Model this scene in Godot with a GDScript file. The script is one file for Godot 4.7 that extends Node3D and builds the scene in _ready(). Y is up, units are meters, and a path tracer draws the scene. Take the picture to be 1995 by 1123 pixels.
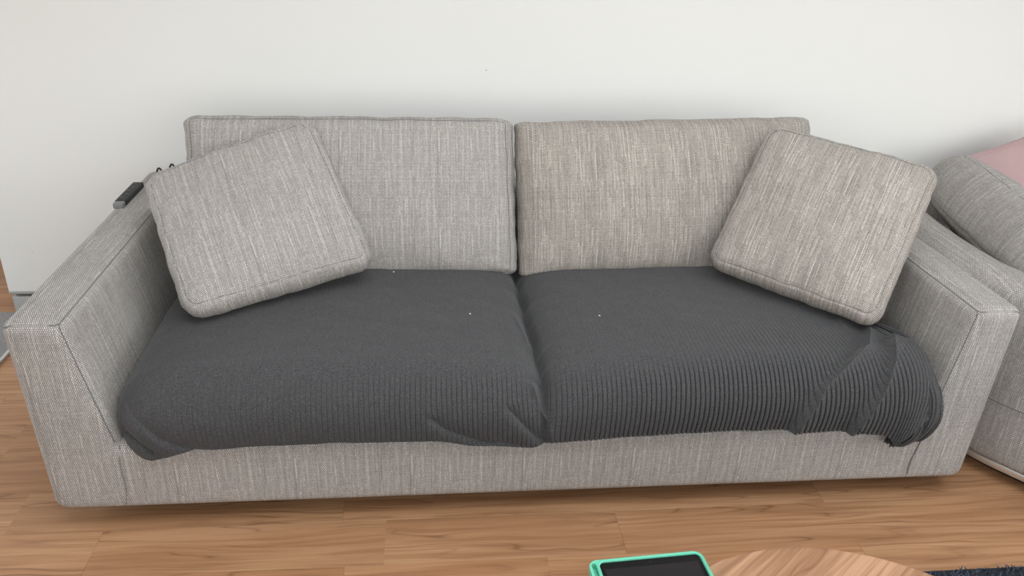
extends Node3D

var M := {}                      # materials by name
var noise := FastNoiseLite.new()
var names := {}

# ------------------------------------------------------------------ helpers
func put(o: Node3D, called: String, parent: Node = self) -> Node3D:
	o.name = called
	if parent == self:
		var n: int = names.get(called, 0)
		names[called] = n + 1
		if n > 0:
			o.name = "%s_%03d" % [called, n]
	parent.add_child(o, true)
	return o

func tag(o: Node, label: String, category: String, group := "") -> void:
	o.set_meta("label", label)
	o.set_meta("category", category)
	if group != "":
		o.set_meta("group", group)

func thing(called: String, label: String, category: String, at := Vector3.ZERO, group := "") -> Node3D:
	var o := Node3D.new()
	put(o, called)
	o.position = at
	tag(o, label, category, group)
	return o

func part(called: String, mesh: Mesh, mat: Material, parent: Node = self) -> MeshInstance3D:
	var o := MeshInstance3D.new()
	o.mesh = mesh
	o.material_override = mat
	put(o, called, parent)
	return o

func struct(called: String, mesh: Mesh, mat: Material) -> MeshInstance3D:
	var o := part(called, mesh, mat)
	o.set_meta("kind", "structure")
	return o

func begin() -> SurfaceTool:
	var st := SurfaceTool.new()
	st.begin(Mesh.PRIMITIVE_TRIANGLES)
	st.set_smooth_group(0)
	return st

func finish(st: SurfaceTool) -> ArrayMesh:
	st.generate_normals()
	return st.commit()

# quad whose outward normal is (b-a)x(d-a); Godot's front faces run clockwise
func quad(st: SurfaceTool, a: Vector3, b: Vector3, c: Vector3, d: Vector3) -> void:
	for v: Vector3 in [a, c, b, a, d, c]:
		st.add_vertex(v)

# a sheet of points P[j][i]; outward is (di x dj)
func sheet(st: SurfaceTool, P: Array, flip := false) -> void:
	for j in P.size() - 1:
		var A: PackedVector3Array = P[j]
		var B: PackedVector3Array = P[j + 1]
		for i in A.size() - 1:
			if flip:
				quad(st, A[i], B[i], B[i + 1], A[i + 1])
			else:
				quad(st, A[i], A[i + 1], B[i + 1], B[i])

# large smooth sheet with normals from differences (indexed)
func fine_sheet(P: PackedVector3Array, nu: int, nv: int, uvs: PackedVector2Array) -> ArrayMesh:
	var N := PackedVector3Array()
	N.resize(P.size())
	for j in nv:
		for i in nu:
			var du := P[j * nu + mini(i + 1, nu - 1)] - P[j * nu + maxi(i - 1, 0)]
			var dv := P[mini(j + 1, nv - 1) * nu + i] - P[maxi(j - 1, 0) * nu + i]
			N[j * nu + i] = dv.cross(du).normalized()
	var I := PackedInt32Array()
	for j in nv - 1:
		for i in nu - 1:
			var a := j * nu + i
			I.append_array([a, a + 1, a + nu, a + 1, a + nu + 1, a + nu])
	var arr := []
	arr.resize(Mesh.ARRAY_MAX)
	arr[Mesh.ARRAY_VERTEX] = P
	arr[Mesh.ARRAY_NORMAL] = N
	arr[Mesh.ARRAY_TEX_UV] = uvs
	arr[Mesh.ARRAY_INDEX] = I
	var m := ArrayMesh.new()
	m.add_surface_from_arrays(Mesh.PRIMITIVE_TRIANGLES, arr)
	return m

func stops(h: float, r: float, flat: int) -> PackedFloat32Array:
	var a := PackedFloat32Array()
	for k in range(5, 0, -1):
		a.append(-(h - r) - r * tan(PI / 4 * k / 5.0))
	for k in flat + 1:
		a.append(lerpf(-(h - r), h - r, float(k) / flat))
	for k in range(1, 6):
		a.append((h - r) + r * tan(PI / 4 * k / 5.0))
	return a

# rounded box, centre c, half size h, edge radius r, every point passed through warp
func rbox(st: SurfaceTool, c: Vector3, h: Vector3, r: float, warp = null, flat := 3) -> void:
	for axis in 3:
		for s: float in [-1.0, 1.0]:
			var ia := (axis + 1) % 3
			var ib := (axis + 2) % 3
			var A := stops(h[ia], r, flat)
			var B := stops(h[ib], r, flat)
			var P := []
			for b in B:
				var row := PackedVector3Array()
				for a in A:
					var q := Vector3.ZERO
					q[axis] = s * h[axis]
					q[ia] = a
					q[ib] = b
					var inner := q.clamp(-(h - Vector3.ONE * r), h - Vector3.ONE * r)
					var p := inner + (q - inner).normalized() * r + c
					row.append(warp.call(p) if warp != null else p)
				P.append(row)
			sheet(st, P, s < 0)

func box_mesh(c: Vector3, h: Vector3, r := 0.002, warp = null, flat := 1) -> ArrayMesh:
	var st := begin()
	rbox(st, c, h, r, warp, flat)
	return finish(st)

func tube(st: SurfaceTool, pts: PackedVector3Array, r: float, sides := 6, closed := false) -> void:
	var n := pts.size()
	var P := []
	var side := Vector3.UP
	for k in n + (1 if closed else 0):
		var i := k % n
		var t := (pts[(i + 1) % n] - pts[(i - 1 + n) % n]) if closed else (pts[mini(i + 1, n - 1)] - pts[maxi(i - 1, 0)])
		t = t.normalized()
		if k == 0:
			side = t.cross(Vector3(0.31, 0.9, 0.3)).normalized()
		side = (side - t * side.dot(t)).normalized()
		var up := t.cross(side)
		var row := PackedVector3Array()
		for q in sides + 1:
			var a := TAU * q / sides
			row.append(pts[i] + (side * cos(a) + up * sin(a)) * r)
		P.append(row)
	sheet(st, P)

func lathe(st: SurfaceTool, prof: PackedVector2Array, sides := 96) -> void:   # prof: (radius, y), going up
	var P := []
	for p in prof:
		var row := PackedVector3Array()
		for k in sides + 1:
			var a := -TAU * k / sides
			row.append(Vector3(cos(a) * p.x, p.y, sin(a) * p.x))
		P.append(row)
	sheet(st, P)

func smooth(a: float, b: float, x: float) -> float:
	return smoothstep(a, b, x)

# ------------------------------------------------------------------ textures
func tex(im: Image) -> ImageTexture:
	return ImageTexture.create_from_image(im)

func fbm(sd: int, freq: float, oct := 3) -> FastNoiseLite:
	var n := FastNoiseLite.new()
	n.seed = sd
	n.noise_type = FastNoiseLite.TYPE_SIMPLEX_SMOOTH
	n.frequency = freq
	n.fractal_octaves = oct
	return n

# plain weave: light warp dots standing over darker weft, yarn by yarn different
func weave_images(sd: int, streak: float, often: float) -> Array:
	var S := 1024
	var CW := 8
	var CH := 14.222222
	var cols := S / CW
	var rows := 72
	var rng := RandomNumberGenerator.new()
	rng.seed = sd
	var tone := PackedFloat32Array()
	for k in cols * rows:
		tone.append(0.0)
	for i in cols:
		var base := rng.randfn(0.0, 0.018)
		var j := 0
		var seg := 0.0
		var left := 0
		while j < rows:
			if left == 0:
				left = rng.randi_range(6, 26)
				seg = rng.randfn(0.0, streak)
				if rng.randf() < often:
					seg += 0.09
			tone[j * cols + i] = base + seg + rng.randfn(0.0, 0.03)
			left -= 1
			j += 1
	var rowt := PackedFloat32Array()
	for j in rows:
		rowt.append(rng.randfn(0.0, 0.012))
	var col := PackedByteArray()
	col.resize(S * S * 3)
	var hgt := PackedByteArray()
	hgt.resize(S * S)
	var px := PackedFloat32Array()
	for x in S:
		px.append(sin(PI * (fmod(x + 0.5, CW) / CW)))
	for y in S:
		var fy := (y + 0.5) / CH
		var j := int(fy) % rows
		var sy := sin(PI * (fy - floorf(fy)))
		for x in S:
			var i := x / CW
			var t := tone[j * cols + i]
			var v := 0.0
			var h := 0.0
			if (i + j) % 2 == 0:
				var k := px[x] * sqrt(sy)
				v = lerpf(0.455, 0.86, smoothstep(0.15, 0.75, k)) + t
				h = 0.35 + 0.65 * k
			else:
				var k2 := sqrt(px[x]) * sy
				v = lerpf(0.43, 0.61, k2) + t * 0.5 + rowt[j]
				h = 0.45 * k2
			var o := (y * S + x) * 3
			col[o] = clampi(int(v * 255.0), 0, 255)
			col[o + 1] = clampi(int(v * 0.972 * 255.0), 0, 255)
			col[o + 2] = clampi(int(v * 0.942 * 255.0), 0, 255)
			hgt[y * S + x] = clampi(int(h * 255.0), 0, 255)
	return [tex(Image.create_from_data(S, S, false, Image.FORMAT_RGB8, col)), tex(Image.create_from_data(S, S, false, Image.FORMAT_L8, hgt))]

func wood_image(W: int, H: int, sd: int, base: Color, dark: Color, light: Color, swirl: float) -> ImageTexture:
	var n1 := fbm(sd, 0.004, 3)
	var n2 := fbm(sd + 1, 0.02, 3)
	var n3 := fbm(sd + 2, 0.05, 2)
	var n4 := fbm(sd + 3, 0.003, 2)
	var data := PackedByteArray()
	data.resize(W * H * 3)
	for y in H:
		for x in W:
			var w := n1.get_noise_2d(x * 0.45, y * 1.7) * swirl
			var g := n2.get_noise_2d(x * 0.10, y * 2.0 + w * 60.0)            # bands along the board
			var ring := absf(sin((y * 0.055 + w * 7.0 + n1.get_noise_2d(x * 0.2, y * 0.6 + 900.0) * 5.0)))
			var line := pow(1.0 - ring, 5.0) * clampf(0.35 + n4.get_noise_2d(x * 0.7, y * 2.0) * 2.2, 0.0, 1.0)
			var f := n3.get_noise_2d(x * 0.12, y * 6.0)                       # fine pores
			var t := n4.get_noise_2d(x * 0.6, y * 1.5 + 300.0)
			var c := base.lerp(light, clampf(0.35 + g * 0.9 + t * 0.9, 0.0, 1.0))
			c = c.lerp(dark, clampf(line * 0.55 + maxf(f, 0.0) * 0.34 + maxf(-g, 0.0) * 0.25, 0.0, 0.9))
			var o := (y * W + x) * 3
			data[o] = int(c.r * 255.0)
			data[o + 1] = int(c.g * 255.0)
			data[o + 2] = int(c.b * 255.0)
	return tex(Image.create_from_data(W, H, false, Image.FORMAT_RGB8, data))

func heather_image(sd: int, lo: Color, hi: Color, S := 512) -> ImageTexture:
	var rng := RandomNumberGenerator.new()
	rng.seed = sd
	var data := PackedByteArray()
	data.resize(S * S * 3)
	var grain := PackedFloat32Array()
	grain.resize(S * S)
	for k in S * S:
		grain[k] = rng.randf()
	for y in S:
		for x in S:
			# short fibres two or three texels long, both ways
			var a := grain[y * S + x] + grain[((y + 1) % S) * S + x] + grain[((y + 2) % S) * S + x]
			var b := grain[y * S + (x + 1) % S] + grain[((y + 1) % S) * S + (x + 1) % S]
			var t := clampf((a + b) / 5.0 * 1.9 - 0.45, 0.0, 1.0)
			var c := lo.lerp(hi, t)
			var o := (y * S + x) * 3
			data[o] = int(c.r * 255.0)
			data[o + 1] = int(c.g * 255.0)
			data[o + 2] = int(c.b * 255.0)
	return tex(Image.create_from_data(S, S, false, Image.FORMAT_RGB8, data))

func mat(c: Color, rough := 0.8, metal := 0.0) -> StandardMaterial3D:
	var m := StandardMaterial3D.new()
	m.albedo_color = c
	m.roughness = rough
	m.metallic = metal
	return m

func triplanar(m: StandardMaterial3D, per_metre: float) -> StandardMaterial3D:
	m.uv1_triplanar = true
	m.uv1_scale = Vector3.ONE * per_metre
	m.uv1_triplanar_sharpness = 6.0
	return m

func make_materials() -> void:
	var wv := weave_images(77, 0.026, 0.06)
	var wv2 := weave_images(78, 0.042, 0.13)
	var f := mat(Color(1, 1, 1), 0.95)
	f.albedo_texture = wv[0]
	f.heightmap_enabled = true
	f.heightmap_texture = wv[1]
	f.heightmap_scale = 0.09
	f.metallic_specular = 0.2
	M.fabric = triplanar(f, 1.0 / 0.275)
	var f2 := f.duplicate()
	f2.albedo_texture = wv2[0]
	f2.heightmap_texture = wv2[1]
	f2.uv1_offset = Vector3(0.37, 0.21, 0.53)
	f2.albedo_color = Color(0.98, 0.967, 0.95)
	M.fabric_warm = f2
	M.thread = mat(Color(0.44, 0.435, 0.43), 0.95)
	var c := mat(Color(1, 1, 1), 0.95)
	c.albedo_texture = heather_image(5, Color(0.187, 0.186, 0.189), Color(0.348, 0.346, 0.347))
	c.metallic_specular = 0.2
	c.rim_enabled = true
	c.rim = 0.25
	c.rim_tint = 0.6
	M.charcoal = triplanar(c, 1.0 / 0.26)
	M.wall = mat(Color(0.875, 0.875, 0.86), 0.6)
	M.wall.metallic_specular = 0.3
	M.white = mat(Color(0.9, 0.9, 0.9), 0.8)
	M.room = mat(Color(0.78, 0.775, 0.765), 0.85)
	M.plinth = mat(Color(0.66, 0.66, 0.65), 0.5)
	M.alu = mat(Color(0.86, 0.86, 0.85), 0.32, 0.85)
	M.joint = mat(Color(0.33, 0.23, 0.16), 0.8)
	M.gap = mat(Color(0.06, 0.06, 0.06), 0.9)
	var fw := wood_image(1024, 1024, 21, Color(0.625, 0.465, 0.335), Color(0.40, 0.27, 0.175), Color(0.69, 0.535, 0.40), 0.8)
	var wtones := [Color(1, 1, 1), Color(0.975, 0.97, 0.965), Color(1.0, 0.985, 0.97), Color(0.985, 0.99, 0.985)]
	for k in 4:
		var w := mat(wtones[k], 0.45)
		w.albedo_texture = fw
		w.metallic_specular = 0.35
		M["plank%d" % k] = w
	var t := mat(Color(1, 1, 1), 0.5)
	t.albedo_texture = wood_image(1024, 1024, 63, Color(0.62, 0.465, 0.35), Color(0.46, 0.32, 0.22), Color(0.75, 0.59, 0.465), 0.5)
	t.metallic_specular = 0.35
	M.table = t
	M.teal = mat(Color(0.39, 0.735, 0.62), 0.45)
	M.black = mat(Color(0.03, 0.03, 0.032), 0.35)
	M.bezel = mat(Color(0.06, 0.06, 0.062), 0.3)
	M.bezel.metallic_specular = 0.3
	M.display = mat(Color(0.135, 0.122, 0.13), 0.3)
	M.display.metallic_specular = 0.3
	M.rubber = mat(Color(0.12, 0.12, 0.125), 0.6)
	M.greyend = mat(Color(0.45, 0.45, 0.45), 0.5)
	var pk := mat(Color(0.665, 0.56, 0.56), 0.9)
	pk.rim_enabled = true
	pk.rim = 0.35
	pk.rim_tint = 0.5
	M.pink = pk
	M.navy = mat(Color(1, 1, 1), 0.95)
	M.navy.vertex_color_use_as_albedo = true
	M.navybase = mat(Color(0.09, 0.11, 0.15), 0.95)
	var mt := mat(Color(1, 1, 1), 0.9)
	mt.albedo_texture = heather_image(9, Color(0.46, 0.455, 0.45), Color(0.56, 0.555, 0.545), 256)
	M.mat = triplanar(mt, 2.0)
	M.binding = mat(Color(0.72, 0.72, 0.7), 0.7)
	M.frame = mat(Color(0.2, 0.2, 0.2), 0.5)
	M.glass = mat(Color(1, 1, 1, 0.06), 0.02)
	M.glass.transparency = BaseMaterial3D.TRANSPARENCY_ALPHA

# ------------------------------------------------------------------ room
func build_room() -> void:
	# floor slab with planks laid on it
	var fl := struct("floor", box_mesh(Vector3(0, -0.05, 0.1), Vector3(3.6, 0.0485, 3.3), 0.002), M.joint)
	var rng := RandomNumberGenerator.new()
	rng.seed = 4
	var pw := 0.15
	var row := 0
	var z := 0.01 - 21 * pw
	while z < 3.3:
		var x := -3.55 - rng.randf() * 1.2
		if row == 20: x = -0.48 - 1.25 * 3
		if row == 21: x = 0.205 - 1.25 * 4
		while x < 3.55:
			var x0 := maxf(x, -3.55)
			var x1 := minf(x + 1.25, 3.55)
			x += 1.25
			if x1 - x0 < 0.05:
				continue
			part("plank", plank_mesh(x0, x1, z, z + pw, rng), M["plank%d" % rng.randi_range(0, 3)], fl)
		z += pw
		row += 1
	# wall behind the sofa: a panel that ends at the left, over a recessed plinth
	var zc := -1.13
	var wb := struct("wall_back", box_mesh(Vector3(0.835, 1.345, zc - 0.06), Vector3(2.565, 1.257, 0.06), 0.003), M.wall)
	for q: Vector2 in [Vector2(-0.063, 0.885), Vector2(-1.62, 0.24)]:
		part("pin_mark", box_mesh(Vector3(q.x, q.y, zc), Vector3(0.0011, 0.0018, 0.0004), 0.0003), M.plinth if q.x < -1.0 else M.rubber, wb)
	struct("trim_1", box_mesh(Vector3(0.835, 0.083, zc - 0.058), Vector3(2.564, 0.005, 0.06), 0.001), M.alu)
	struct("trim_2", box_mesh(Vector3(0.835, 0.072, zc - 0.075), Vector3(2.555, 0.006, 0.055), 0.001), M.gap)
	struct("baseboard_back", box_mesh(Vector3(0.835, 0.033, zc - 0.06), Vector3(2.56, 0.033, 0.057), 0.002), M.plinth)
	# far wall of the passage beyond the panel's end, side walls, ceiling
	struct("wall_far", box_mesh(Vector3(0, 1.3, -3.13), Vector3(3.6, 1.3, 0.06)), M.room)
	# left wall: a glazed opening to the passage and a window beside the sofa
	var wl := begin()
	for q in [[-1.4, -0.5, 0.0, 2.6], [1.3, 3.3, 0.0, 2.6], [-3.2, -1.4, 2.3, 2.6], [-0.5, 1.3, 2.3, 2.6], [-0.5, 1.3, 0.0, 0.5], [-3.2, -3.0, 0.0, 2.3]]:
		rbox(wl, Vector3(-3.5, (q[2] + q[3]) / 2, (q[0] + q[1]) / 2), Vector3(0.06, (q[3] - q[2]) / 2, (q[1] - q[0]) / 2), 0.002, null, 1)
	struct("wall_left", finish(wl), M.room)
	window_frame("window_4", Vector3(-3.5, 0.0, -3.0), Vector3(0, 0, 1), 1.6, 2.3, 2)
	window_frame("window_5", Vector3(-3.5, 0.5, -0.5), Vector3(0, 0, 1), 1.8, 1.8, 2)
	# ceiling with a skylight over the front of the room
	var cs := begin()
	var x0 := -1.4
	var x1 := 2.1
	var z0 := -0.1
	var z1 := 1.7
	rbox(cs, Vector3((x0 - 3.6) / 2, 2.66, 0.1), Vector3((x0 + 3.6) / 2, 0.06, 3.3), 0.002, null, 1)
	rbox(cs, Vector3((x1 + 3.6) / 2, 2.66, 0.1), Vector3((3.6 - x1) / 2, 0.06, 3.3), 0.002, null, 1)
	rbox(cs, Vector3((x0 + x1) / 2, 2.66, (z0 - 3.2) / 2), Vector3((x1 - x0) / 2, 0.06, (z0 + 3.2) / 2), 0.002, null, 1)
	rbox(cs, Vector3((x0 + x1) / 2, 2.66, (z1 + 3.4) / 2), Vector3((x1 - x0) / 2, 0.06, (3.4 - z1) / 2), 0.002, null, 1)
	struct("ceiling", finish(cs), M.room)
	var ws := begin()
	for zz: float in [z0, z1]:
		rbox(ws, Vector3((x0 + x1) / 2, 2.74, zz), Vector3((x1 - x0) / 2 + 0.03, 0.03, 0.03), 0.004, null, 1)
	for x: float in [x0, (x0 + x1) / 2, x1]:
		rbox(ws, Vector3(x, 2.74, (z0 + z1) / 2), Vector3(0.03, 0.03, (z1 - z0) / 2), 0.004, null, 1)
	var sk := struct("window_3", finish(ws), M.room)
	for k in 2:
		part("pane", box_mesh(Vector3(lerpf(x0, x1, 0.25 + 0.5 * k), 2.745, (z0 + z1) / 2), Vector3((x1 - x0) / 4 - 0.03, 0.004, (z1 - z0) / 2 - 0.03), 0.001), M.glass, sk)
	# right wall: glass doors towards the front
	var xr := 3.4
	var w_right := begin()
	rbox(w_right, Vector3(xr + 0.06, 1.3, -1.55), Vector3(0.06, 1.3, 1.6), 0.002, null, 1)
	rbox(w_right, Vector3(xr + 0.06, 2.5, 1.6), Vector3(0.06, 0.1, 1.55), 0.002, null, 1)
	rbox(w_right, Vector3(xr + 0.06, 1.3, 3.2), Vector3(0.06, 1.3, 0.15), 0.002, null, 1)
	struct("wall_right", finish(w_right), M.room)
	window_frame("window_1", Vector3(xr + 0.06, 0.0, 0.06), Vector3(0, 0, 1), 2.98, 2.4, 3)
	# front wall (behind the photographer): a wide window
	var zf := 3.3
	var w_front := begin()
	rbox(w_front, Vector3(-2.5, 1.3, zf + 0.06), Vector3(1.0, 1.3, 0.06), 0.002, null, 1)
	rbox(w_front, Vector3(3.1, 1.3, zf + 0.06), Vector3(0.4, 1.3, 0.06), 0.002, null, 1)
	rbox(w_front, Vector3(0.6, 2.5, zf + 0.06), Vector3(2.1, 0.1, 0.06), 0.002, null, 1)
	rbox(w_front, Vector3(0.6, 0.2, zf + 0.06), Vector3(2.1, 0.2, 0.06), 0.002, null, 1)
	struct("wall_front", finish(w_front), M.room)
	window_frame("window_2", Vector3(-1.5, 0.4, zf + 0.06), Vector3(1, 0, 0), 4.2, 2.0, 4)

func window_frame(called: String, at: Vector3, along: Vector3, w: float, h: float, n: int) -> void:
	var st := begin()
	for k in n + 1:
		var c := at + along * (w * k / n) + Vector3.UP * h / 2
		rbox(st, c, along * 0.03 + Vector3.UP * h / 2 + (Vector3.ONE - along - Vector3.UP) * 0.03, 0.004, null, 1)
	for y: float in [0.03, h - 0.03]:
		rbox(st, at + along * w / 2 + Vector3.UP * y, along * w / 2 + Vector3.UP * 0.03 + (Vector3.ONE - along - Vector3.UP) * 0.03, 0.004, null, 1)
	var o := struct(called, finish(st), M.frame)
	for k in n:
		var c := at + along * (w * (k + 0.5) / n) + Vector3.UP * h / 2
		part("pane", box_mesh(c, along * (w / n / 2 - 0.03) + Vector3.UP * (h / 2 - 0.06) + (Vector3.ONE - along - Vector3.UP) * 0.004, 0.001), M.glass, o)

func plank_mesh(x0: float, x1: float, z0: float, z1: float, rng: RandomNumberGenerator) -> ArrayMesh:
	var st := begin()
	var u := rng.randf()
	var v := rng.randf()
	var e := 0.0009
	var g := 0.0001
	var xs := [x0 + g, x0 + e, x1 - e, x1 - g]
	var zs := [z0 + g, z0 + e, z1 - e, z1 - g]
	var y := [-0.0006, 0.0]
	for j in 3:
		for i in 3:
			var c := []
			for q: Vector2i in [Vector2i(i, j), Vector2i(i, j + 1), Vector2i(i + 1, j + 1), Vector2i(i + 1, j)]:
				var inner: bool = q.x in [1, 2] and q.y in [1, 2]
				c.append(Vector3(xs[q.x], y[1] if inner else y[0], zs[q.y]))
			for k: int in [0, 2, 1, 0, 3, 2]:
				var p: Vector3 = c[k]
				st.set_smooth_group(-1)
				st.set_uv(Vector2((p.x - x0) / 1.5 + u, (p.z - z0) / 0.75 + v))
				st.add_vertex(p)
	return finish(st)

# ------------------------------------------------------------------ sofa
const ARM_H := 0.5614

func arm_inner(side: float, y: float) -> float:            # |x| of the arm's inner face
	if side < 0:
		return lerpf(0.971, 1.040, clampf((y - 0.223) / 0.337, 0, 1)) if y > 0.223 else lerpf(0.985, 0.971, (y - 0.06) / 0.163)
	return lerpf(0.994, 1.042, clampf((y - 0.198) / 0.362, 0, 1)) if y > 0.198 else lerpf(0.987, 0.994, (y - 0.06) / 0.138)

func make_sofa() -> void:
	var t := thing("sofa", "wide light grey woven fabric sofa under a charcoal seat cover against the white wall", "sofa")
	# dark recessed feet frame
	part("plinth", box_mesh(Vector3(0, 0.026, -0.57), Vector3(1.05, 0.026, 0.43), 0.003), M.gap, t)
	part("front_rail", box_mesh(Vector3(0, 0.145, -0.1508), Vector3(1.04, 0.0945, 0.15), 0.028, null, 4), M.fabric, t)
	part("seat_base", box_mesh(Vector3(0, 0.13, -0.62), Vector3(1.0, 0.075, 0.33), 0.01), M.fabric, t)
	part("backrest", box_mesh(Vector3(0, 0.30, -0.985), Vector3(1.1, 0.25, 0.075), 0.03), M.fabric, t)
	for side: float in [-1.0, 1.0]:
		var warp := func(p: Vector3) -> Vector3:
			# unit box |x| 1.03..1.15: the inner face slopes, the outer stays upright
			var k := (1.15 - absf(p.x)) / 0.12
			var inner := arm_inner(side, p.y)
			var x := lerpf(lerpf(1.152, 1.168, clampf((p.y - 0.05) / 0.5, 0, 1)), inner, k)
			var puff := 0.006 * sin(PI * clampf((p.y - 0.05) / 0.51, 0, 1)) * sin(PI * clampf(-p.z / 1.06, 0, 1))
			return Vector3(side * (x + puff * (1.0 - 2.0 * k)), p.y, p.z)
		var st := begin()
		rbox(st, Vector3(side * 1.09, 0.3057, -0.53), Vector3(0.06, 0.2557, 0.53), 0.03, warp, 10)
		var a := part("armrest", finish(st), M.fabric, t)
		# seams: across the front top edge, along the inner top edge, down the front's inner edge
		var s1 := PackedVector3Array()
		for k in 9:
			s1.append(Vector3(side * lerpf(1.158, arm_inner(side, 0.55) + 0.012, k / 8.0), ARM_H - 0.0096 - (0.004 if k == 0 else 0.0), -0.0096))
		var s2 := PackedVector3Array()
		for k in 21:
			s2.append(Vector3(side * (arm_inner(side, 0.55) + 0.0092), ARM_H - 0.0096, lerpf(-0.012, -0.85, k / 20.0)))
		var s3 := PackedVector3Array()
		for k in 15:
			var y := lerpf(ARM_H - 0.014, 0.245, k / 14.0)
			s3.append(Vector3(side * (arm_inner(side, y) + 0.0085), y, -0.0096))
		var st2 := begin()
		tube(st2, s1, 0.0014)
		tube(st2, s2, 0.0014)
		tube(st2, s3, 0.0014)
		part("seam", finish(st2), M.thread, a)
		var s4 := PackedVector3Array()
		for k in 12:
			var y := lerpf(0.236, 0.062, k / 11.0)
			s4.append(Vector3(side * (arm_inner(side, y) + 0.004 * sin(k * 0.6)), y, 0.0005 if y > 0.075 and y < 0.22 else -0.006))
		var st3 := begin()
		tube(st3, s4, 0.0013)
		part("seam", finish(st3), M.thread, t)
	# the two seat cushions under the cover
	for k in 2:
		part("seat_cushion", box_mesh(Vector3(-0.475 + 0.97 * k, 0.29, -0.44), Vector3(0.46, 0.085, 0.40), 0.07), M.fabric, t)

# ------------------------------------------------------------------ charcoal cover
const XL := -0.985
const XR := 1.004
const ZF := 0.036
const RR := 0.115

func dist_to(p: Vector2, L: PackedVector2Array) -> Vector3:   # (signed distance, along 0..1, nearest segment's length so far); + is to the right of the walk
	var best := Vector3(9, 0, 0)
	var run := 0.0
	for i in L.size() - 1:
		var d := L[i + 1] - L[i]
		var k := clampf((p - L[i]).dot(d) / d.length_squared(), 0, 1)
		var q := p - (L[i] + d * k)
		var dist := q.length()
		if dist < absf(best.x):
			best = Vector3(dist * signf(d.cross(q)), (i + k) / (L.size() - 1), run + d.length() * k)
		run += d.length()
	return best

func gauss(x: float, w: float) -> float:
	return exp(-x * x / (w * w))

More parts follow.
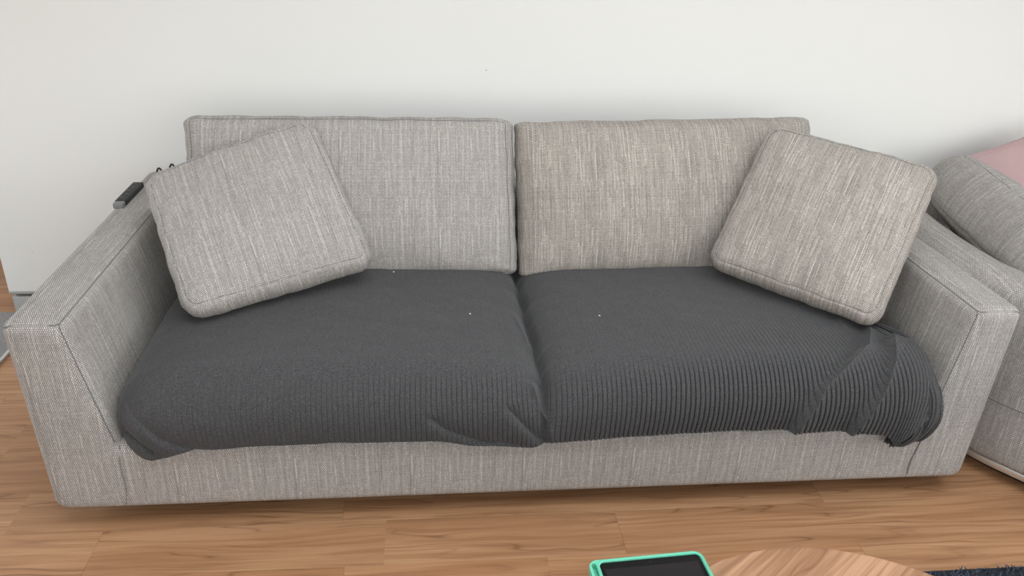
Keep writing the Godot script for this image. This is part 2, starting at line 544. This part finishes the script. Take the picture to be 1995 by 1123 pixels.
func make_cover() -> void:
	var arc := RR * PI / 2
	var a0 := XL + RR - arc - 0.10
	var a1 := XR - RR + arc + 0.10
	var b0 := -0.80
	var bf := ZF - RR                     # where the front starts to turn down
	# folds as walks over the flat sheet: (x, b); b > bf runs over the front edge and down
	var F := [
		# big diagonal overlaps at the right corner: the cloth on the right lies on top
		[PackedVector2Array([Vector2(0.90, -0.22), Vector2(0.872, -0.14), Vector2(0.835, -0.075), Vector2(0.74, -0.005), Vector2(0.68, 0.04), Vector2(0.645, 0.11), Vector2(0.615, 0.19)]), 0.022, 0.06],
		[PackedVector2Array([Vector2(0.93, -0.16), Vector2(0.905, -0.09), Vector2(0.87, -0.02), Vector2(0.825, 0.05), Vector2(0.79, 0.11), Vector2(0.76, 0.19)]), 0.022, 0.06],
		# hem of the upper layer: the cloth on the left lies on top
		[PackedVector2Array([Vector2(0.89, 0.22), Vector2(0.945, 0.145), Vector2(0.982, 0.08), Vector2(0.985, 0.0), Vector2(0.96, -0.07), Vector2(0.92, -0.13)]), 0.028, 0.05],
		[PackedVector2Array([Vector2(0.86, -0.27), Vector2(0.82, -0.21), Vector2(0.825, -0.15)]), 0.007, 0.03],
		[PackedVector2Array([Vector2(1.03, 0.20), Vector2(1.06, 0.10), Vector2(1.05, 0.0), Vector2(1.0, -0.1)]), 0.010, 0.012],
		# centre: wrinkles pulled into the gap
		[PackedVector2Array([Vector2(-0.04, -0.34), Vector2(-0.018, -0.22), Vector2(-0.002, -0.12), Vector2(0.004, -0.02)]), 0.008, 0.014],
		[PackedVector2Array([Vector2(-0.025, -0.02), Vector2(-0.012, 0.02), Vector2(0.0, 0.06), Vector2(0.02, 0.11), Vector2(0.03, 0.17)]), 0.012, 0.018],
		[PackedVector2Array([Vector2(-0.09, 0.05), Vector2(-0.05, 0.10), Vector2(-0.01, 0.145), Vector2(0.02, 0.165)]), -0.011, 0.02],
		[PackedVector2Array([Vector2(-0.28, 0.08), Vector2(-0.22, 0.13), Vector2(-0.14, 0.165), Vector2(-0.02, 0.168)]), -0.010, 0.02],
		# left corner: folds swept down to the right
		[PackedVector2Array([Vector2(-0.97, -0.02), Vector2(-0.945, 0.04), Vector2(-0.90, 0.09), Vector2(-0.85, 0.135), Vector2(-0.80, 0.165), Vector2(-0.76, 0.18)]), -0.010, 0.03],
		[PackedVector2Array([Vector2(-1.04, 0.03), Vector2(-1.0, 0.08), Vector2(-0.95, 0.13), Vector2(-0.90, 0.17)]), -0.014, 0.025],
	]
	var n1 := fbm(31, 3.0, 3)
	var n2 := fbm(32, 14.0, 2)
	var nu := 3000
	var nv := 170
	var P := PackedVector3Array()
	P.resize(nu * nv)
	var UV := PackedVector2Array()
	UV.resize(nu * nv)
	for i in nu:
		var a := lerpf(a0, a1, float(i) / (nu - 1))
		# how far the hem hangs at this x
		var hang := 0.062 + 0.004 * n1.get_noise_2d(a * 2.0, 7.0)
		hang += 0.018 * smooth(-0.80, -0.90, a)
		hang += 0.012 * smooth(-0.24, -0.16, a) * smooth(0.02, -0.02, a)
		hang += 0.05 * smooth(0.86, 0.93, a)
		var b1 := bf + arc + hang
		for j in nv:
			var f := float(j) / (nv - 1)
			var b := lerpf(b0, b1, pow(f, 0.85))
			var cx := clampf(a, XL + RR, XR - RR)
			var ea := a - cx
			var cb := minf(b, bf)
			var eb := b - cb
			var d := sqrt(ea * ea + eb * eb)
			var dir := Vector2(ea, eb) / d if d > 1e-6 else Vector2(0, 1)
			var ang := minf(d / RR, PI / 2)
			var extra := maxf(0.0, d - arc)
			var lim := 0.075 + (0.05 * smooth(0.86, 0.95, a))
			extra = minf(extra, lim + (extra - lim) * 0.12) if extra > lim else extra
			# crown of the two cushions
			var xc := (a + 0.475) / 0.475 if a < 0.008 else (a - 0.49) / 0.49
			var crown := 0.024 * (1.0 - xc * xc) - 0.012 * pow((cb + 0.36) / 0.40, 2.0)
			if absf(xc) > 1.0:
				crown = -0.012 * pow((cb + 0.36) / 0.40, 2.0)
			var T := 0.408 + crown
			var gx := a - 0.002 - 0.006 * smooth(-0.5, 0.1, b) + 0.006 * n1.get_noise_2d(3.0, b * 2.0)
			var gapd := (0.026 * gauss(gx, 0.012) + 0.022 * gauss(gx, 0.032) + 0.012 * gauss(gx, 0.08)) * (1.0 - 0.4 * smooth(0.0, 0.10, b)) * (1.0 - 0.7 * smooth(0.09, 0.17, b))
			var p := Vector3(cx + dir.x * RR * sin(ang), T - RR * (1.0 - cos(ang)) - extra, cb + dir.y * RR * sin(ang))
			var tuck := extra * extra * 2.6
			p.x -= dir.x * tuck
			p.z -= dir.y * tuck
			var nrm := Vector3(sin(ang) * dir.x, cos(ang), sin(ang) * dir.y)
			# folds
			var q := Vector2(a, b)
			var h := 0.0
			var shift := 0.0
			var calm := 0.0
			for k in F.size():
				var L: PackedVector2Array = F[k][0]
				var amp: float = F[k][1]
				var w: float = F[k][2]
				if q.distance_squared_to(L[L.size() / 2]) > 0.12:
					continue
				var s := dist_to(q, L)
				var e := -s.x
				var fade := smooth(0.0, 0.15, s.y) * (1.0 if k < 2 else smooth(1.0, 0.8, s.y))
				if k == 2 or k == 4:
					fade = smooth(1.0, 0.85, s.y)
				var ex: float = 1.0
				if s.y <= 0.0 or s.y >= 1.0:
					ex = exp(-absf(e) / 0.02)
				if e > 0:
					h += amp * fade * exp(-e / w) * ex
					calm = maxf(calm, fade * ex * exp(-e / 0.009))
					shift += 0.012 * amp / 0.016 * fade * exp(-e / w)
				else:
					calm = maxf(calm, fade * ex * exp(e / 0.013))
					if k == 2:
						h += amp * fade * (1.5 * exp(e / 0.005) - 0.5 * exp(e / 0.03)) * ex
					else:
						h += amp * fade * (1.55 * exp(e / 0.008) - 0.55 * exp(e / 0.022)) * ex
			# bunched cloth at the far right edge
			var bunch := smooth(0.97, 1.05, a + 0.25 * maxf(0.0, b - 0.02)) * smooth(-0.35, -0.1, b)
			h += bunch * 0.008 * sin((a + 0.5 * b) * 150.0 + 3.0 * n1.get_noise_2d(a, b * 1.5))
			# ribs: fine on top where the cloth is stretched, deep where it is slack
			var front := smooth(0.15, 0.9, ang * dir.y)
			var right := smooth(0.05, 0.75, a + 0.35 * (b + 0.1))
			var amp_r := 0.00006 + 0.00035 * front + 0.0007 * front * smooth(-0.75, -0.05, a) + 0.0011 * front * right + 0.0006 * right * smooth(-0.36, -0.02, b) + 0.0006 * bunch + 0.0009 * smooth(0.82, 0.95, a) * smooth(-0.3, -0.12, b)
			var ph := (a + shift + 0.0025 * n1.get_noise_2d(a * 1.5, b * 1.5)) / 0.0118
			ph += 0.9 * smooth(0.55, 1.0, a) * smooth(0.0, -0.35, b) * 3.0
			var fr := absf(ph - roundf(ph))               # 0 in the groove
			var groove := exp(-pow(fr / 0.10, 2.0))
			amp_r *= 1.0 - 0.8 * calm
			h -= amp_r * 3.0 * groove - amp_r * 0.15 * sin(PI * fr)
			# slight unevenness
			h += 0.003 * n1.get_noise_2d(a, b) + 0.0007 * n2.get_noise_2d(a, b * 0.6)
			p += nrm * h
			p -= Vector3(0, cos(ang) * 0.85 + 0.15, sin(ang) * maxf(dir.y, 0.0) * 0.8) * gapd
			P[j * nu + i] = p
			UV[j * nu + i] = Vector2(a, b)
	var t := thing("sofa_cover", "charcoal ribbed knit cover stretched over the sofa seat, bunched at its right corner", "sofa cover")
	part("knit_sheet", fine_sheet(P, nu, nv, UV), M.charcoal, t)
	# the slack end gathered in ribbed loops against the right armrest
	gather(t, [Vector3(0.90, 0.400, -0.27), Vector3(0.943, 0.403, -0.205), Vector3(0.986, 0.392, -0.160), Vector3(1.006, 0.370, -0.101), Vector3(1.014, 0.335, -0.045), Vector3(0.998, 0.305, 0.016), Vector3(0.998, 0.258, 0.026), Vector3(0.983, 0.208, 0.018), Vector3(0.965, 0.196, 0.01)], 0.019, 0.015)
	gather(t, [Vector3(0.885, 0.408, -0.23), Vector3(0.910, 0.413, -0.165), Vector3(0.939, 0.404, -0.104), Vector3(0.962, 0.378, -0.044), Vector3(0.972, 0.345, 0.012), Vector3(0.975, 0.305, 0.034), Vector3(0.971, 0.258, 0.037), Vector3(0.952, 0.210, 0.026), Vector3(0.935, 0.198, 0.012)], 0.020, 0.016)
	gather(t, [Vector3(0.945, 0.32, 0.020), Vector3(0.953, 0.270, 0.032), Vector3(0.948, 0.228, 0.032), Vector3(0.931, 0.197, 0.024), Vector3(0.912, 0.190, 0.016)], 0.024, 0.012)

func gather(t: Node3D, ctrl: Array, wide: float, thick: float) -> void:
	var path := curve_points(ctrl, 90)
	var mid := Vector3(0.86, 0.25, -0.16)
	var P := []
	for i in path.size():
		var f := float(i) / (path.size() - 1)
		var d := (path[mini(i + 1, path.size() - 1)] - path[maxi(i - 1, 0)]).normalized()
		var n := path[i] - mid
		n = (n - d * n.dot(d)).normalized()
		var w := d.cross(n)
		var k := pow(maxf(0.0, sin(PI * clampf(f * 0.93 + 0.04, 0, 1))), 0.45)
		var row := PackedVector3Array()
		for q in 97:
			var a := TAU * q / 96.0
			var r := 1.0 - 0.3 * exp(-pow(sin(a * 5.0 + f * 2.0) / 0.38, 2.0))
			row.append(path[i] + (w * cos(a) * wide * k + n * sin(a) * thick * k) * r)
		P.append(row)
	var st := begin()
	sheet(st, P)
	part("gathered_fold", finish(st), M.charcoal, t)

# ------------------------------------------------------------------ cushions
func squircle(u: float, v: float, rc: float) -> Vector2:
	var c := Vector2(clampf(u, -(1 - rc), 1 - rc), clampf(v, -(1 - rc), 1 - rc))
	var o := Vector2(u, v) - c
	var m := maxf(absf(o.x), absf(o.y))
	if m < 1e-6 or minf(absf(o.x), absf(o.y)) < 1e-6:
		return Vector2(u, v)
	return c + o * (m / o.length())

# corners in the world: top left, top right, bottom right, bottom left of the middle sheet
func cushion(called: String, label: String, C: Array, T: float, edge: float, rc: float, sd: int, material: Material, group := "", sag := 0.0, seam_m := 0.93, pinch := 0.02, roll := 0.87, seams := true) -> Node3D:
	var ctr: Vector3 = (C[0] + C[1] + C[2] + C[3]) / 4.0
	var ex: Vector3 = ((C[1] + C[2]) - (C[0] + C[3])).normalized()
	var ey: Vector3 = ((C[0] + C[1]) - (C[2] + C[3])).normalized()
	var ez := ex.cross(ey).normalized()
	ey = ez.cross(ex)
	var o := thing(called, label, "cushion", Vector3.ZERO, group)
	o.transform = Transform3D(Basis(ex, ey, ez), ctr)
	var inv := o.transform.affine_inverse()
	var K := []
	for c: Vector3 in C:
		K.append(inv * c)
	var nz := fbm(sd, 3.2, 3)
	var nf := fbm(sd + 1, 16.0, 2)
	var pos := func(u: float, v: float, front: float) -> Vector3:
		var m := maxf(absf(u), absf(v))
		var q := squircle(u, v, rc)
		q.x *= 1.0 - pinch * (1.0 - v * v)
		q.y *= 1.0 - pinch * (1.0 - u * u)
		var s := (q.x + 1) / 2
		var r := (q.y + 1) / 2
		var p: Vector3 = K[3].lerp(K[2], s).lerp(K[0].lerp(K[1], s), r)
		var k := clampf((m - roll) / (1.0 - roll), 0.0, 1.0)
		var rim := edge / 2 * pow(maxf(0.0, 1.0 - pow(k, 2.3)), 1 / 2.3)
		var dome := pow(maxf(0.0, 1 - pow(absf(u), 2.4)), 0.75) * pow(maxf(0.0, 1 - pow(absf(v), 2.4)), 0.75)
		if sag > 0.0:
			dome *= 1.0 + sag * (-v)
		var z := rim + (T - edge) / 2 * dome
		z += (0.006 * nz.get_noise_2d(p.x * 1.6, p.y * 1.6) + 0.0012 * nf.get_noise_2d(p.x, p.y)) * minf(1.0, (1.0 - m) * 6.0)
		# puckers along the seam
		z += 0.0016 * smoothstep(0.75, 0.92, m) * (1 - k) * sin(atan2(u, v) * 46.0 + 4.0 * nz.get_noise_2d(u * 2.0, v * 2.0))
		z -= 0.0045 * gauss(m - seam_m, 0.012)
		var out := 0.004 * nz.get_noise_2d(u * 0.9 + 5.0, v * 0.9) * smoothstep(0.6, 1.0, m)
		return p + Vector3(q.x * out, q.y * out, z * front)
	var g := PackedFloat32Array()
	for k in 61:
		var s := lerpf(-1, 1, k / 60.0)
		g.append(signf(s) * (1.0 - pow(1.0 - absf(s), 1.6)))
	var st := begin()
	for front: float in [1.0, -1.0]:
		var P := []
		for v in g:
			var row := PackedVector3Array()
			for u in g:
				row.append(pos.call(u, v, front))
			P.append(row)
		sheet(st, P, front < 0)
	part("cover", finish(st), material, o)
	for front: float in ([1.0, -1.0] if seams else []):
		var ring := PackedVector3Array()
		for e in 4:
			for k in 40:
				var w := lerpf(-seam_m, seam_m, k / 40.0)
				var uv: Vector2 = [Vector2(w, -seam_m), Vector2(seam_m, w), Vector2(-w, seam_m), Vector2(-seam_m, -w)][e]
				ring.append(pos.call(uv.x, uv.y, front) + Vector3(0, 0, front * 0.0016))
		var s2 := begin()
		tube(s2, ring, 0.001, 5, true)
		part("seam", finish(s2), M.thread, o)
	return o

func make_cushions() -> void:
	cushion("back_cushion", "large grey back cushion standing behind the left scatter cushion", [Vector3(-0.952, 0.81, -0.787), Vector3(-0.008, 0.812, -0.787), Vector3(0.010, 0.372, -0.625), Vector3(-0.93, 0.365, -0.622)], 0.26, 0.11, 0.10, 101, M.fabric, "", 0.25, 0.945, 0.002, 0.80)
	cushion("back_cushion", "large beige-grey back cushion standing behind the right scatter cushion", [Vector3(-0.004, 0.80, -0.783), Vector3(0.91, 0.826, -0.79), Vector3(0.93, 0.38, -0.628), Vector3(0.012, 0.362, -0.622)], 0.27, 0.11, 0.07, 131, M.fabric_warm, "", 0.25, 0.945, 0.002, 0.80, false)
	cushion("scatter_cushion", "square grey scatter cushion tilted against the left armrest of the big sofa", [Vector3(-1.0337, 0.672, -0.6146), Vector3(-0.5781, 0.8262, -0.68), Vector3(-0.3999, 0.487, -0.4518), Vector3(-0.8561, 0.437, -0.2337)], 0.18, 0.06, 0.22, 151, M.fabric, "", 0.1, 0.91, -0.006)
	cushion("scatter_cushion", "square beige-grey scatter cushion leaning on the right armrest of the big sofa", [Vector3(0.7371, 0.8266, -0.66), Vector3(1.132, 0.775, -0.4045), Vector3(0.8889, 0.437, -0.1379), Vector3(0.5329, 0.472, -0.4684)], 0.18, 0.065, 0.2, 171, M.fabric_warm, "", 0.1, 0.92, 0.0)

# ------------------------------------------------------------------ second seat at the right
func curve_points(ctrl: Array, n: int) -> PackedVector3Array:
	var c := Curve3D.new()
	for i in ctrl.size():
		var t: Vector3 = (ctrl[mini(i + 1, ctrl.size() - 1)] - ctrl[maxi(i - 1, 0)]) / 6.0
		c.add_point(ctrl[i], -t, t)
	var pts := PackedVector3Array()
	for k in n:
		pts.append(c.sample_baked(c.get_baked_length() * k / (n - 1), true))
	return pts

func sweep(st: SurfaceTool, path: PackedVector3Array, prof: PackedVector2Array) -> void:   # prof: (inward offset, y)
	var P := []
	for i in path.size():
		var d := (path[mini(i + 1, path.size() - 1)] - path[maxi(i - 1, 0)]).normalized()
		var inward := Vector3(-d.z, 0, d.x)
		var row := PackedVector3Array()
		for q in prof:
			row.append(path[i] + inward * q.x + Vector3.UP * q.y)
		P.append(row)
	sheet(st, P, true)
	for e in 2:
		var R: PackedVector3Array = P[0 if e == 0 else P.size() - 1]
		var c := Vector3.ZERO
		for v in R:
			c += v / R.size()
		for i in R.size():
			var a := R[i]
			var b := R[(i + 1) % R.size()]
			for v: Vector3 in ([c, b, a] if e == 0 else [c, a, b]):
				st.add_vertex(v)

func make_armchair() -> void:
	var t := thing("armchair", "rounded light grey upholstered armchair just right of the big sofa, partly out of frame", "armchair")
	# outer line of the rounded back in plan, walked from its front round to the far side
	var path := curve_points([Vector3(1.50, 0, 0.255), Vector3(1.41, 0, 0.13), Vector3(1.32, 0, 0.006), Vector3(1.245, 0, -0.104), Vector3(1.19, 0, -0.25), Vector3(1.172, 0, -0.45), Vector3(1.19, 0, -0.72), Vector3(1.27, 0, -0.98), Vector3(1.45, 0, -1.09), Vector3(1.8, 0, -1.115), Vector3(2.4, 0, -1.115)], 80)
	var prof := PackedVector2Array([Vector2(0.02, 0.055), Vector2(0.004, 0.06), Vector2(0.0, 0.075), Vector2(0, 0.15), Vector2(-0.003, 0.25), Vector2(-0.004, 0.38), Vector2(0, 0.46)])
	for k in 9:
		var a := PI * k / 8.0
		prof.append(Vector2(0.08 - 0.08 * cos(a), 0.51 + 0.05 * sin(a)))
	prof.append_array([Vector2(0.16, 0.40), Vector2(0.16, 0.06)])
	var st := begin()
	sweep(st, path, prof)
	var body := part("curved_back", finish(st), M.fabric, t)
	var s := PackedVector3Array()
	for i in path.size() - 1:
		var d := (path[i + 1] - path[i]).normalized()
		s.append(path[i] + Vector3(-d.z, 0, d.x) * -0.0025 + Vector3.UP * 0.235)
	var st1 := begin()
	tube(st1, s, 0.0012)
	part("seam", finish(st1), M.thread, body)
	var st2 := begin()
	sweep(st2, path, PackedVector2Array([Vector2(0.08, 0.034), Vector2(0.012, 0.034), Vector2(0.007, 0.038), Vector2(0.007, 0.054), Vector2(0.01, 0.057), Vector2(0.06, 0.058)]))
	part("base_rail", finish(st2), M.alu, t)
	var st3 := begin()
	sweep(st3, path, PackedVector2Array([Vector2(0.06, 0.0), Vector2(0.06, 0.036)]))
	part("plinth", finish(st3), M.gap, t)
	part("seat", box_mesh(Vector3(1.97, 0.21, -0.365), Vector3(0.43, 0.15, 0.58), 0.05), M.fabric, t)

	cushion("back_cushion", "thick grey boxed cushion slumped over the rounded back of the armchair at the right edge", [Vector3(1.38, 0.545, -0.01), Vector3(1.375, 0.683, -0.85), Vector3(1.665, 0.468, -0.83), Vector3(1.63, 0.40, 0.01)], 0.24, 0.15, 0.36, 191, M.fabric, "", 0.0, 0.86, 0.0, 0.72)
	cushion("pink_cushion", "smooth dusty pink cushion in the far right corner behind the grey armchair cushion", [Vector3(1.525, 0.618, -0.97), Vector3(1.96, 0.775, -0.99), Vector3(2.03, 0.445, -0.85), Vector3(1.63, 0.415, -0.83)], 0.12, 0.03, 0.08, 211, M.pink, "", 0.0, 0.93, 0.0, 0.87, false)

# ------------------------------------------------------------------ small things
func make_table() -> void:
	var at := Vector3(0.355, 0, 0.937)
	var t := thing("coffee_table", "round light oak coffee table with diagonal grain at the bottom edge", "table", at)
	var r := 0.371
	# top: a disc with eased edge, mapped with its grain running diagonally
	var st := begin()
	var prof := PackedVector2Array([Vector2(0.0, 0.372), Vector2(r - 0.02, 0.372), Vector2(r - 0.004, 0.376), Vector2(r, 0.383), Vector2(r, 0.394), Vector2(r - 0.002, 0.398), Vector2(r - 0.006, 0.4), Vector2(0.0, 0.4)])
	var sides := 128
	for k in sides:
		for i in prof.size() - 1:
			var q := []
			for c: Vector2i in [Vector2i(k, i), Vector2i(k, i + 1), Vector2i(k + 1, i + 1), Vector2i(k + 1, i)]:
				var a := TAU * c.x / sides
				q.append(Vector3(cos(a) * prof[c.y].x, prof[c.y].y, sin(a) * prof[c.y].x))
			for e: int in [0, 2, 1, 0, 3, 2]:
				var p: Vector3 = q[e]
				var uv := Vector2(p.x, p.z).rotated(deg_to_rad(38.0))
				st.set_uv(uv / Vector2(0.9, 0.5) + Vector2(0.3, 0.1 + p.y))
				st.add_vertex(p)
	part("table_top", finish(st), M.table, t)
	var sl := begin()
	lathe(sl, PackedVector2Array([Vector2(0.0, 0.012), Vector2(0.2, 0.012), Vector2(0.205, 0.016), Vector2(0.205, 0.03), Vector2(0.06, 0.045), Vector2(0.045, 0.08), Vector2(0.045, 0.34), Vector2(0.12, 0.368), Vector2(0.12, 0.372)]), 48)
	part("pedestal", finish(sl), M.frame, t)

func rrect(x0: float, y0: float, x1: float, y1: float, r: float) -> PackedVector2Array:
	var a := PackedVector2Array()
	for c in [[x1 - r, y1 - r, 0.0], [x0 + r, y1 - r, 90.0], [x0 + r, y0 + r, 180.0], [x1 - r, y0 + r, 270.0]]:
		for k in 9:
			var g := deg_to_rad(c[2] + 90.0 * k / 8)
			a.append(Vector2(c[0] + r * cos(g), c[1] + r * sin(g)))
	return a

func make_tablet() -> void:
	# lies on the table, its own axes: x across, y up the tablet (away from us), z out of the screen
	var t := thing("tablet", "tablet with a dark screen in a mint green bumper case on the coffee table", "tablet", Vector3(0.103, 0.4005, 0.716))
	t.rotation_degrees = Vector3(-90, 3.6, 0)
	var w := 0.0995
	var h := 0.129
	var th := 0.014
	var csg := CSGCombiner3D.new()
	put(csg, "case", t)
	var body := CSGPolygon3D.new()
	body.polygon = rrect(-w, -h, w, h, 0.016)
	body.depth = th
	body.name = "body"
	csg.add_child(body)
	body.position.z = th
	var cuts := [[rrect(-w + 0.0175, -h + 0.005, w - 0.0052, h - 0.0052, 0.011), 0.003, 0.02], [rrect(-w + 0.0045, h - 0.052, -w + 0.0125, h - 0.007, 0.0038), 0.003, 0.03], [rrect(-w + 0.0045, -0.05, -w + 0.0125, h - 0.06, 0.0038), 0.003, 0.03], [rrect(-w + 0.0045, -h + 0.01, -w + 0.0125, -0.056, 0.0038), 0.003, 0.03]]
	for c in cuts:
		var cut := CSGPolygon3D.new()
		cut.polygon = c[0]
		cut.depth = c[2]
		cut.operation = CSGShape3D.OPERATION_SUBTRACTION
		cut.name = "cutout"
		csg.add_child(cut, true)
		cut.position.z = c[1] + c[2]
	csg.material_override = M.teal
	var st := begin()
	var ring := PackedVector3Array()
	for p in rrect(-w + 0.001, -h + 0.001, w - 0.001, h - 0.001, 0.015):
		ring.append(Vector3(p.x, p.y, th - 0.001))
	tube(st, ring, 0.0015, 8, true)
	var ring2 := PackedVector3Array()
	for p in rrect(-w + 0.0155, -h + 0.003, w - 0.0032, h - 0.0032, 0.012):
		ring2.append(Vector3(p.x, p.y, th))
	tube(st, ring2, 0.0012, 8, true)
	part("rim", finish(st), M.teal, t)
	part("glass", box_mesh(Vector3(0.006, 0, 0.010), Vector3(w - 0.0120, h - 0.0056, 0.002), 0.0015), M.bezel, t)
	part("display", box_mesh(Vector3(0.006, 0, 0.0120), Vector3(w - 0.019, h - 0.021, 0.0003), 0.0001), M.display, t)
	var sc := begin()
	rbox(sc, Vector3(0.006, h - 0.0135, 0.0120), Vector3(0.0017, 0.0017, 0.0004), 0.0003)
	part("camera_lens", finish(sc), M.display, t)

func make_rug() -> void:
	var t := thing("shag_rug", "dark navy shaggy rug peeking out in the bottom right corner", "rug")
	part("backing", box_mesh(Vector3(0.75, 0.004, 1.05), Vector3(1.45, 0.004, 0.782), 0.002), M.navybase, t)
	var st := begin()
	var P := []
	for j in 4:
		var f := j / 3.0
		var row := PackedVector3Array()
		for k in 5:
			var a := TAU * k / 4
			row.append(Vector3(cos(a) * 0.0035 * (1 - f * 0.75) + 0.008 * f * f, 0.013 * f, sin(a) * 0.0035 * (1 - f * 0.75)))
		P.append(row)
	sheet(st, P)
	var blade := finish(st)
	var rng := RandomNumberGenerator.new()
	rng.seed = 12
	var mm := MultiMesh.new()
	mm.transform_format = MultiMesh.TRANSFORM_3D
	mm.use_colors = true
	mm.mesh = blade
	mm.instance_count = 52000
	for k in mm.instance_count:
		var x := rng.randf_range(-0.69, 2.19)
		var z := rng.randf_range(0.272, 1.82)
		var b := Basis(Vector3.UP, rng.randf() * TAU) * Basis(Vector3.RIGHT, rng.randfn(0, 0.35))
		mm.set_instance_transform(k, Transform3D(b.scaled(Vector3.ONE * rng.randf_range(0.7, 1.1)), Vector3(x, 0.006, z)))
		var s := rng.randf_range(0.6, 1.5)
		mm.set_instance_color(k, Color(0.036 * s, 0.046 * s, 0.064 * s))
	var o := MultiMeshInstance3D.new()
	o.multimesh = mm
	o.material_override = M.navy
	put(o, "pile", t)
	o.set_meta("kind", "stuff")

func make_small() -> void:
	var m := thing("floor_mat", "flat grey floor mat with a pale bound edge beyond the left armrest", "mat")
	part("mat_body", box_mesh(Vector3(-2.28, 0.004, -0.55), Vector3(0.648, 0.003, 0.581), 0.002), M.mat, m)
	part("binding", box_mesh(Vector3(-1.629, 0.0045, -0.55), Vector3(0.005, 0.0042, 0.581), 0.002), M.binding, m)

	var r := thing("remote_control", "slim black handset with a grey end lying along the outer edge of the left armrest", "remote", Vector3(-1.142, ARM_H - 0.002, -0.80))
	part("casing", box_mesh(Vector3(0, 0.009, 0), Vector3(0.016, 0.009, 0.085), 0.005), M.rubber, r)
	part("end_cap", box_mesh(Vector3(0, 0.0085, 0.094), Vector3(0.0145, 0.0085, 0.012), 0.004), M.greyend, r)
	for k in 5:
		part("button", box_mesh(Vector3(0.003 * (1 if k % 2 else -1), 0.0182, -0.06 + 0.03 * k), Vector3(0.005, 0.0012, 0.006), 0.001), M.frame, r)

	var st := begin()
	var loop := PackedVector3Array()
	for k in 2:
		for q in 25:
			var a := PI * q / 24.0
			loop.append(Vector3(-1.112 + 0.032 * k - 0.013 * cos(a), 0.522 + 0.062 * sin(a) + 0.004 * k, -1.0 - 0.03 * k))
	tube(st, loop, 0.003, 8)
	var c := part("cable", finish(st), M.black)
	tag(c, "black cable whose two loops stick up behind the upper left of the left scatter cushion", "cable")

	# lint on the dark cover
	var rng := RandomNumberGenerator.new()
	rng.seed = 8
	var spots := [[Vector3(-0.36, 0.43, -0.53), "white lint speck on the dark cover by the foot of the left back cushion"], [Vector3(-0.155, 0.434, -0.26), "white lint speck on the left seat, near the middle of the dark cover"], [Vector3(0.18, 0.434, -0.24), "white lint speck on the right seat, just right of the gap in the dark cover"]]
	for s in spots:
		var b := begin()
		var pts := PackedVector3Array()
		for k in 7:
			pts.append(s[0] + Vector3(rng.randf_range(-1, 1), rng.randf_range(-0.3, 0.3), rng.randf_range(-1, 1)) * 0.0022)
		tube(b, pts, 0.0011, 5)
		var l := part("lint_speck", finish(b), M.white)
		tag(l, s[1], "lint", "lint specks on the cover")

# ------------------------------------------------------------------ scene
func _ready() -> void:
	var cam := Camera3D.new()
	cam.name = "camera"
	cam.fov = 39.1003
	cam.transform = Transform3D(Basis(Vector3(0.9944, 0.0367, 0.0989).normalized(), Vector3(0.0104, 0.8989, -0.4381).normalized(), Vector3(-0.105, 0.4366, 0.8935).normalized()).orthonormalized(), Vector3(-0.2674, 1.4125, 1.593))
	cam.near = 0.02
	cam.far = 60.0
	add_child(cam)
	var we := WorldEnvironment.new()
	we.name = "world_environment"
	var env := Environment.new()
	env.background_mode = Environment.BG_SKY
	var sky := Sky.new()
	var sm := ProceduralSkyMaterial.new()
	sm.sky_top_color = Color(0.93, 0.95, 0.97)
	sm.sky_horizon_color = Color(0.99, 0.985, 0.97)
	sm.ground_horizon_color = Color(0.85, 0.85, 0.84)
	sm.ground_bottom_color = Color(0.5, 0.49, 0.47)
	sm.sun_angle_max = 0.0
	sm.sky_energy_multiplier = 1.0
	sky.sky_material = sm
	env.sky = sky
	env.background_energy_multiplier = 5.6
	env.tonemap_mode = Environment.TONE_MAPPER_LINEAR
	env.tonemap_exposure = 1.0
	env.sdfgi_enabled = true
	env.ssao_enabled = true
	env.ssil_enabled = true
	we.environment = env
	add_child(we)

	make_materials()
	build_room()
	make_sofa()
	make_cover()
	make_cushions()
	make_armchair()
	make_table()
	make_tablet()
	make_rug()
	make_small()
